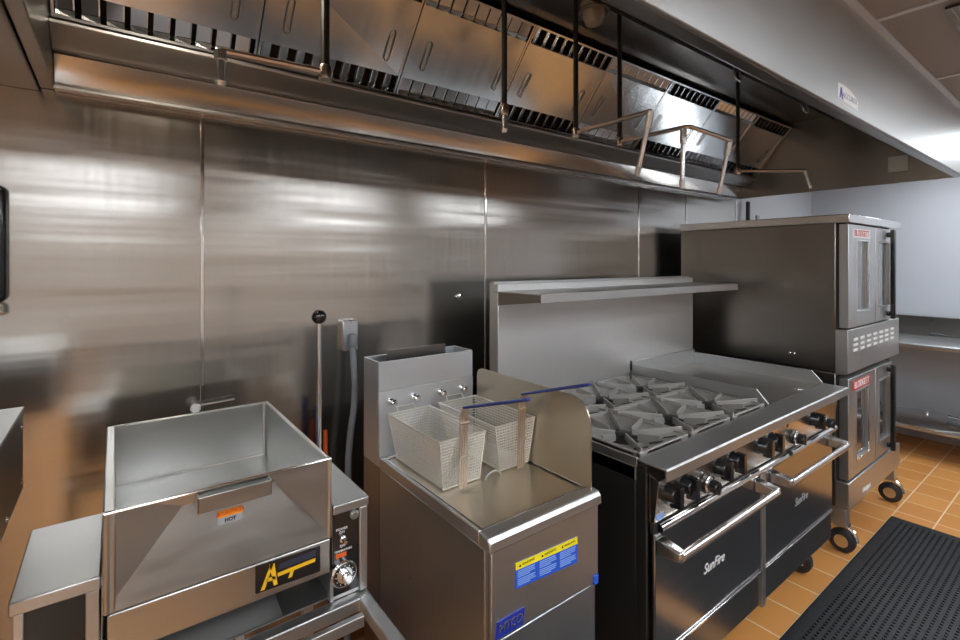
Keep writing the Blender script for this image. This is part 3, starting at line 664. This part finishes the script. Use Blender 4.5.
# cooktop
MB().box(gx0,2.175,.889,1.56,.865,.905).build('burner_box', iron, rg)
MB().box(gx0-.002,gx0+.006,.889,1.56,.905,.934).build('top_edge', steel_m, rg, bevel=.002)
cols = 3; cw = (2.165-1.282)/cols
for i in range(cols):
    for j in range(2):
        x0 = 1.282+i*cw+.003; x1 = x0+cw-.006; y0 = .894+j*.330; y1 = y0+.326
        cx, cy = (x0+x1)/2, (y0+y1)/2; zb, zt = .916, .950
        g = MB()
        # bowl plate with a round opening, corners sloping to it
        seg = 24; ring = []; sq = []
        for k in range(seg):
            a = 2*PI*k/seg + PI/4; c_, s_ = math.cos(a), math.sin(a)
            ring.append((cx+.062*c_, cy+.062*s_, zb-.006))
            mx_ = max(abs(c_)/((x1-x0)/2), abs(s_)/((y1-y0)/2)); sq.append((cx+c_/mx_, cy+s_/mx_, zb+.022))
        ringb = [(p[0],p[1],p[2]-.006) for p in ring]; sqb = [(p[0],p[1],p[2]-.010) for p in sq]
        vs = ring+sq+ringb+sqb; fs = []
        for k in range(seg):
            l = (k+1)%seg
            fs += [(k,l,seg+l,seg+k),(2*seg+l,2*seg+k,3*seg+k,3*seg+l),(k,2*seg+k,2*seg+l,l),(seg+k,seg+l,3*seg+l,3*seg+k)]
        g.add(vs, fs)
        # raised fins: 4 long diagonal webs and 4 shorter straight ones
        for a, L0, L1, wd in [(PI/4+k*PI/2+.12,.030,.205,.0085) for k in range(4)]+[(k*PI/2+.12,.055,.135,.008) for k in range(4)]:
            d = Vector((math.cos(a), math.sin(a), 0)); n_ = Vector((-d.y, d.x, 0))*wd/2; c0 = Vector((cx,cy,0))
            p = c0+d*L0; q = c0+d*L1
            z_in, z_out = (zt, zt+.004)
            g.hexa([p-n_+Vector((0,0,zb)), p+n_+Vector((0,0,zb)), q+n_+Vector((0,0,zb)), q-n_+Vector((0,0,zb)),
                    p-n_*.7+Vector((0,0,z_in-.012)), p+n_*.7+Vector((0,0,z_in-.012)), q+n_*.7+Vector((0,0,z_out)), q-n_*.7+Vector((0,0,z_out))])
        # slotted outer border
        g.box(x0,x1,y0,y0+.010,zb,zt-.008).box(x0,x1,y1-.010,y1,zb,zt-.008).box(x0,x0+.010,y0,y1,zb,zt-.008).box(x1-.010,x1,y0,y1,zb,zt-.008)
        go = g.build('grate', iron, rg, bevel=.0015)
        bn = MB().lathe((cx,cy,.905),[(.052,0),(.052,.006),(.030,.012),(.030,.022),(.024,.026),(.006,.028)])
        for k in range(6):
            a = k*PI/3; bn.bar((cx,cy,.925),(cx+.048*math.cos(a),cy+.048*math.sin(a),.920),.010,.008)
        bn.build('burner', irond, go)
        for k in range(3):
            MB().prism([(x0+.030+k*.082,y0+.040,zb+.0175),(x0+.042+k*.082,y0+.046,zb+.0175),(x0+.084+k*.082,y0+.022,zb+.0215),(x0+.072+k*.082,y0+.014,zb+.0215)],(0,0,.0012)).build('slot', irond, go)
# griddle
gdx0, gdx1 = 2.176, 2.786
MB().box(gdx0+.008,gdx1-.008,.900,1.55,.895,.926).build('griddle_plate', mat('griddle_steel',(.52,.51,.50),.34,1), rg)
for xa in (gdx0, gdx1-.007):
    MB().prism([(xa,.889,.900),(xa,.889,.940),(xa,.935,.990),(xa,1.556,.990),(xa,1.556,.900)], (.007,0,0)).build('griddle_splash', steel_m, rg, bevel=.001)
MB().box(gdx0,gdx1,1.548,1.5585,.900,1.008).build('rear_splash', steel_m, rg, bevel=.002)
MB().lathe((2.60,.93,.926),[(.020,0),(.020,.003),(.012,.004)]).build('grease_hole', chrome, rg)
# back guard and shelf
bg = MB().box(gx0,gx1-.002,1.56,1.618,.86,1.438).build('back_guard', mat('back_guard_steel',(.74,.735,.73),.46,1,noise=((40,3,3),.08),bump=[((2.5,2.5,1.2),.2,.01)]), rg, bevel=.003)
shf = MB()
shf.box(gx0-.006,gx1+.004,1.302,1.585,1.404,1.409).box(gx0-.006,gx1+.004,1.298,1.304,1.374,1.409).box(gx0+.002,gx1-.004,1.585,1.615,1.404,1.446)
sh_ = shf.build('high_shelf', steel_m, rg, bevel=.0015)
for xa in (gx0+.001, gx1-.007):
    MB().prism([(xa,1.304,1.404),(xa,1.304,1.378),(xa,1.560,1.350),(xa,1.560,1.404)], (.004,0,0)).build('shelf_bracket', steel_d, sh_)
# pilot lighter standing on the back of the burners
pw = MB().tube([(2.035,1.46,.95),(2.035,1.46,.992)], .003, 8).tube([(2.035,1.46,.992),(2.035,1.46,1.004),(2.035,1.46,1.02),(2.035,1.46,1.036),(2.035,1.46,1.046)], [.003,.006,.006,.004,.001], 8).build('grill_lighter', blackp)
tag(rebase(pw,(2.035,1.46,.95)), 'thin black pointed lighter standing upright at the back of the burners', 'lighter')

# ------------------------------------------------------------------ convection ovens (upper stands on lower)
OX0, OX1, OY0, OY1 = 3.02, 3.965, .905, 1.775
def caster(par, x, y):
    c_ = MB().lathe((x-.018,y,.062),[(.050,0),(.060,.006),(.060,.030),(.050,.036)],'x').build('caster', wheel, par)
    MB().lathe((x-.022,y,.062),[(.032,0),(.030,.044)],'x').build('hub', pipe_s, c_)
    MB().tube([(x+.0,y-.066+.0,.075),(x,y-.052,.120),(x,y-.015,.142),(x,y+.03,.146)], .010, 8).box(x-.028,x+.028,y-.03,y+.03,.140,.152).build('fork', chrome, c_)
lo = thing('convection_oven', ((OX0+OX1)/2,1.34,0), 'lower convection oven of the double stack, on casters with a red label', 'oven', 'double stack of convection ovens')
up = thing('convection_oven', ((OX0+OX1)/2,1.34,.952), 'upper convection oven of the double stack, top of it just under the hood', 'oven', 'double stack of convection ovens')
def oven(par, z0, z1, zd0, zd1, upper):
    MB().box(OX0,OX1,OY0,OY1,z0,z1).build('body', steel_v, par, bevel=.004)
    MB().box(OX0+.01,OX1-.02,OY0-.010,OY0,zd0-.01,zd1+.01).build('door_seal', darkgap, par)
    xm = 3.49
    for k, (a, b) in enumerate(((OX0+.012,xm-.004),(xm+.004,OX1-.15))):
        d = MB(); fw = .085
        wz0, wz1 = zd0+.085, zd1-.085
        wa, wb = a+(.125 if k == 0 else .06), b-(.13 if k == 0 else .06)
        y0, y1 = .852, OY0-.012
        d.box(a,wa,y0,y1,zd0,zd1).box(wb,b,y0,y1,zd0,zd1).box(wa,wb,y0,y1,zd0,wz0).box(wa,wb,y0,y1,wz1,zd1)
        do = d.build('door', steel_m, par, bevel=.002)
        gl_ = MB().box(wa,wb,y0+.014,y1-.006,wz0,wz1).build('door_glass', glass, do)
        MB().box(wa-.008,wa,y0-.004,y0,wz0-.008,wz1+.008).box(wb,wb+.008,y0-.004,y0,wz0-.008,wz1+.008).box(wa,wb,y0-.004,y0,wz0-.008,wz0).box(wa,wb,y0-.004,y0,wz1,wz1+.008).build('glass_frame', chrome if k==0 else steel_m, do)
        if k == 0:
            bz = zd1-.045
            bdg = MB().box(a+.06,b-.10,y0-.002,y0,bz-.024,bz+.024).build('badge', whitep if upper else redm, do)
            text('badge_text', 'BLODGETT', ((a+b)/2-.02,y0-.0026,bz), .048, redm if upper else whitep, bdg, sx=1.0, bold=.0006)
        if not upper:
            for zz in (.42,.56,.70): MB().box(wa+.005,wb-.005,y1-.004,y1-.001,zz,zz+.012).build('oven_rack', chrome, do)
    # black door handle at the right
    hx = OX1-.245
    hd = MB().box(hx-.014,hx+.014,.812,.836,zd0+.005,zd1-.005).box(hx-.012,hx+.012,.836,.853,zd0+.02,zd0+.05).box(hx-.012,hx+.012,.836,.853,zd1-.05,zd1-.02)
    hd.build('door_handle', blackp, par, bevel=.006, seg=3)
oven(up, .952, 1.735, 1.185, 1.728, True)
MB().box(OX0-.006,OX1+.008,.842,OY1+.004,1.735,1.780).build('top_cap', mat('cap_steel',(.70,.69,.68),.25,1), up, bevel=.004)
pn = MB().prism([(OX0-.004,.850,.950),(OX0-.004,.850,1.176),(OX0-.004,OY0,1.176),(OX0-.004,OY0,.945),(OX0-.004,.880,.942)], (OX1-OX0+.004,0,0)).build('control_panel', steel_m, up, bevel=.002)
vm = MB()
for i in range(7):
    for j in range(3):
        x = 3.10+i*.112
        vm.box(x,x+.066,.8478,.850,1.058+j*.028,1.071+j*.028)
vm.build('vent_slots', whitep, pn)
for i in range(2): MB().lathe((OX0-.0005, 1.10+.022*i, 1.02),[(.009,0),(.006,-.003)],'x',12).build('screw', chrome, up)
MB().box(3.62,3.66,1.55,1.562,1.78,1.86).build('flue_bracket', steel_d, up)
oven(lo, .245, .946, .395, .920, False)
MB().box(OX0-.004,OX1,.846,OY0,.245,.385).build('lower_panel', steel_m, lo, bevel=.003)
text('maker_script', 'Blodgett', (3.30,.845,.29), .04, whitep, lo, shear=.3)
for lx_ in (OX0+.03, OX1-.03):
    for ly_ in (.89, OY1-.06):
        MB().box(lx_-.03,lx_+.03,ly_-.03,ly_+.03,.152,.245).build('leg', steel_m, lo, bevel=.003)
        caster(lo, lx_+.02, ly_)
gp = MB().tube([(4.11,1.83,.0),(4.11,1.83,2.02)], .016, 12).build('gas_pipe', blackm); tag(rebase(gp,(4.11,1.83,0)), 'black vertical gas pipe on the wall behind the convection ovens', 'pipe')

# ------------------------------------------------------------------ work table at the right wall and pans
wt = thing('work_table', (5.26,.2,0), 'long stainless work table with undershelf along the right wall', 'table')
MB().box(4.93,5.58,-1.6,1.80,.862,.90).build('tabletop', steel_m, wt, bevel=.014, seg=4)
MB().box(5.53,5.585,-1.6,1.80,.90,1.065).build('backsplash', steel_d, wt, bevel=.004)  # darker steel carries a dark reflection in its colour
MB().box(4.97,5.55,-1.55,1.77,.222,.246).build('undershelf', steel_m, wt, bevel=.004)
for xx in (5.02,5.50):
    for yy in (-1.5,.1,1.70): MB().cyl((xx,yy,0),(xx,yy,.862),.02).build('leg', steel_m, wt)
def pan(loc, r, h, label, handle=True, name='frying_pan', ang=0., group=None, dome=False):
    t = thing(name, loc, label, 'pan' if not dome else 'lid', group)
    if dome: prof = [(r,0),(r,.006),(r*.85,h*.5),(r*.5,h*.9),(.02,h),(.018,h+.02)]
    else: prof = [(r*.72,0),(r*.95,h*.8),(r,h),(r*.985,h),(r*.93,h*.75),(r*.70,.006)]
    MB().lathe(loc, prof).build('bowl' if not dome else 'dome', pipe_s, t)
    if handle:
        d = Vector((math.cos(ang),math.sin(ang),0)); p = Vector(loc)+Vector((0,0,h*.9))
        MB().tube([p+d*r*.95, p+d*(r+.08)+Vector((0,0,.02)), p+d*(r+.20)+Vector((0,0,.035))], [.008,.010,.012], 10).build('handle', blackp, t)
    return t
pan((5.24,.95,.247), .28, .06, 'wide silver lid lying on the undershelf nearest the oven', False, 'pan_lid', dome=True)
pan((5.24,.42,.247), .20, .05, 'silver frying pan on the undershelf, black handle toward the oven', True, ang=PI*.55)
pan((5.24,-.06,.247), .18, .05, 'silver frying pan at the frame edge of the undershelf', True, ang=PI*.6)
pan((5.27,.62,.902), .12, .035, 'small pan on the tabletop with a black handle toward the ovens', True, ang=PI*.62)

# ------------------------------------------------------------------ rubber floor mat with holes
for mx0, mx1, my0, my1, lab in ((2.03, 3.715, -.30, .832, 'black perforated rubber anti-fatigue mat in front of the range right oven'),
                                (.36, 1.88, -.30, .832, 'black perforated rubber mat in front of the fryer, seen reflected in the oven doors')):
    mt = thing('floor_mat', ((mx0+mx1)/2,(my0+my1)/2,0), lab, 'mat', 'rubber mats along the cookline')
    MB().box(mx0,mx1,my0,my0+.05,0.001,.012).box(mx0,mx1,my1-.05,my1,.001,.012).box(mx0,mx0+.05,my0+.05,my1-.05,.001,.012).box(mx1-.05,mx1,my0+.05,my1-.05,.001,.012).build('border', rubber, mt, bevel=.004)
    m = MB()
    ys = my0+.05; p = .0245
    k = 0
    while mx0+.05+k*p < mx1-.05:
        x = mx0+.05+k*p; m.box(x,x+.013,my0+.05,my1-.05,.002,.0125); k += 1
    k = 0
    while ys+k*p < my1-.05:
        y = ys+k*p*1.0; m.box(mx0+.05,mx1-.05,y,y+.013,.002,.0135); k += 1
    m.build('grid', rubber, mt)
    MB().box(mx0+.04,mx1-.04,my0+.04,my1-.04,.0008,.003).build('underside', darkgap, mt)

# ------------------------------------------------------------------ camera, world, view
cam = bpy.data.cameras.new('camera'); co = bpy.data.objects.new('camera', cam); C.objects.link(co)
co.location = (0,0,1.53); co.rotation_euler = (PI/2, 0, -math.atan2(365,484))
cam.sensor_width = 36; cam.lens = 484/960*36; cam.shift_y = (262-320)/960; cam.clip_start = .01
S.camera = co
w = bpy.data.worlds.new('world'); S.world = w; w.use_nodes = True
w.node_tree.nodes['Background'].inputs['Color'].default_value = (.6,.6,.62,1); w.node_tree.nodes['Background'].inputs['Strength'].default_value = .3
S.view_settings.view_transform = 'Standard'; S.view_settings.look = 'None'; S.view_settings.exposure = .22; S.view_settings.gamma = 1
S.view_settings.use_curve_mapping = False
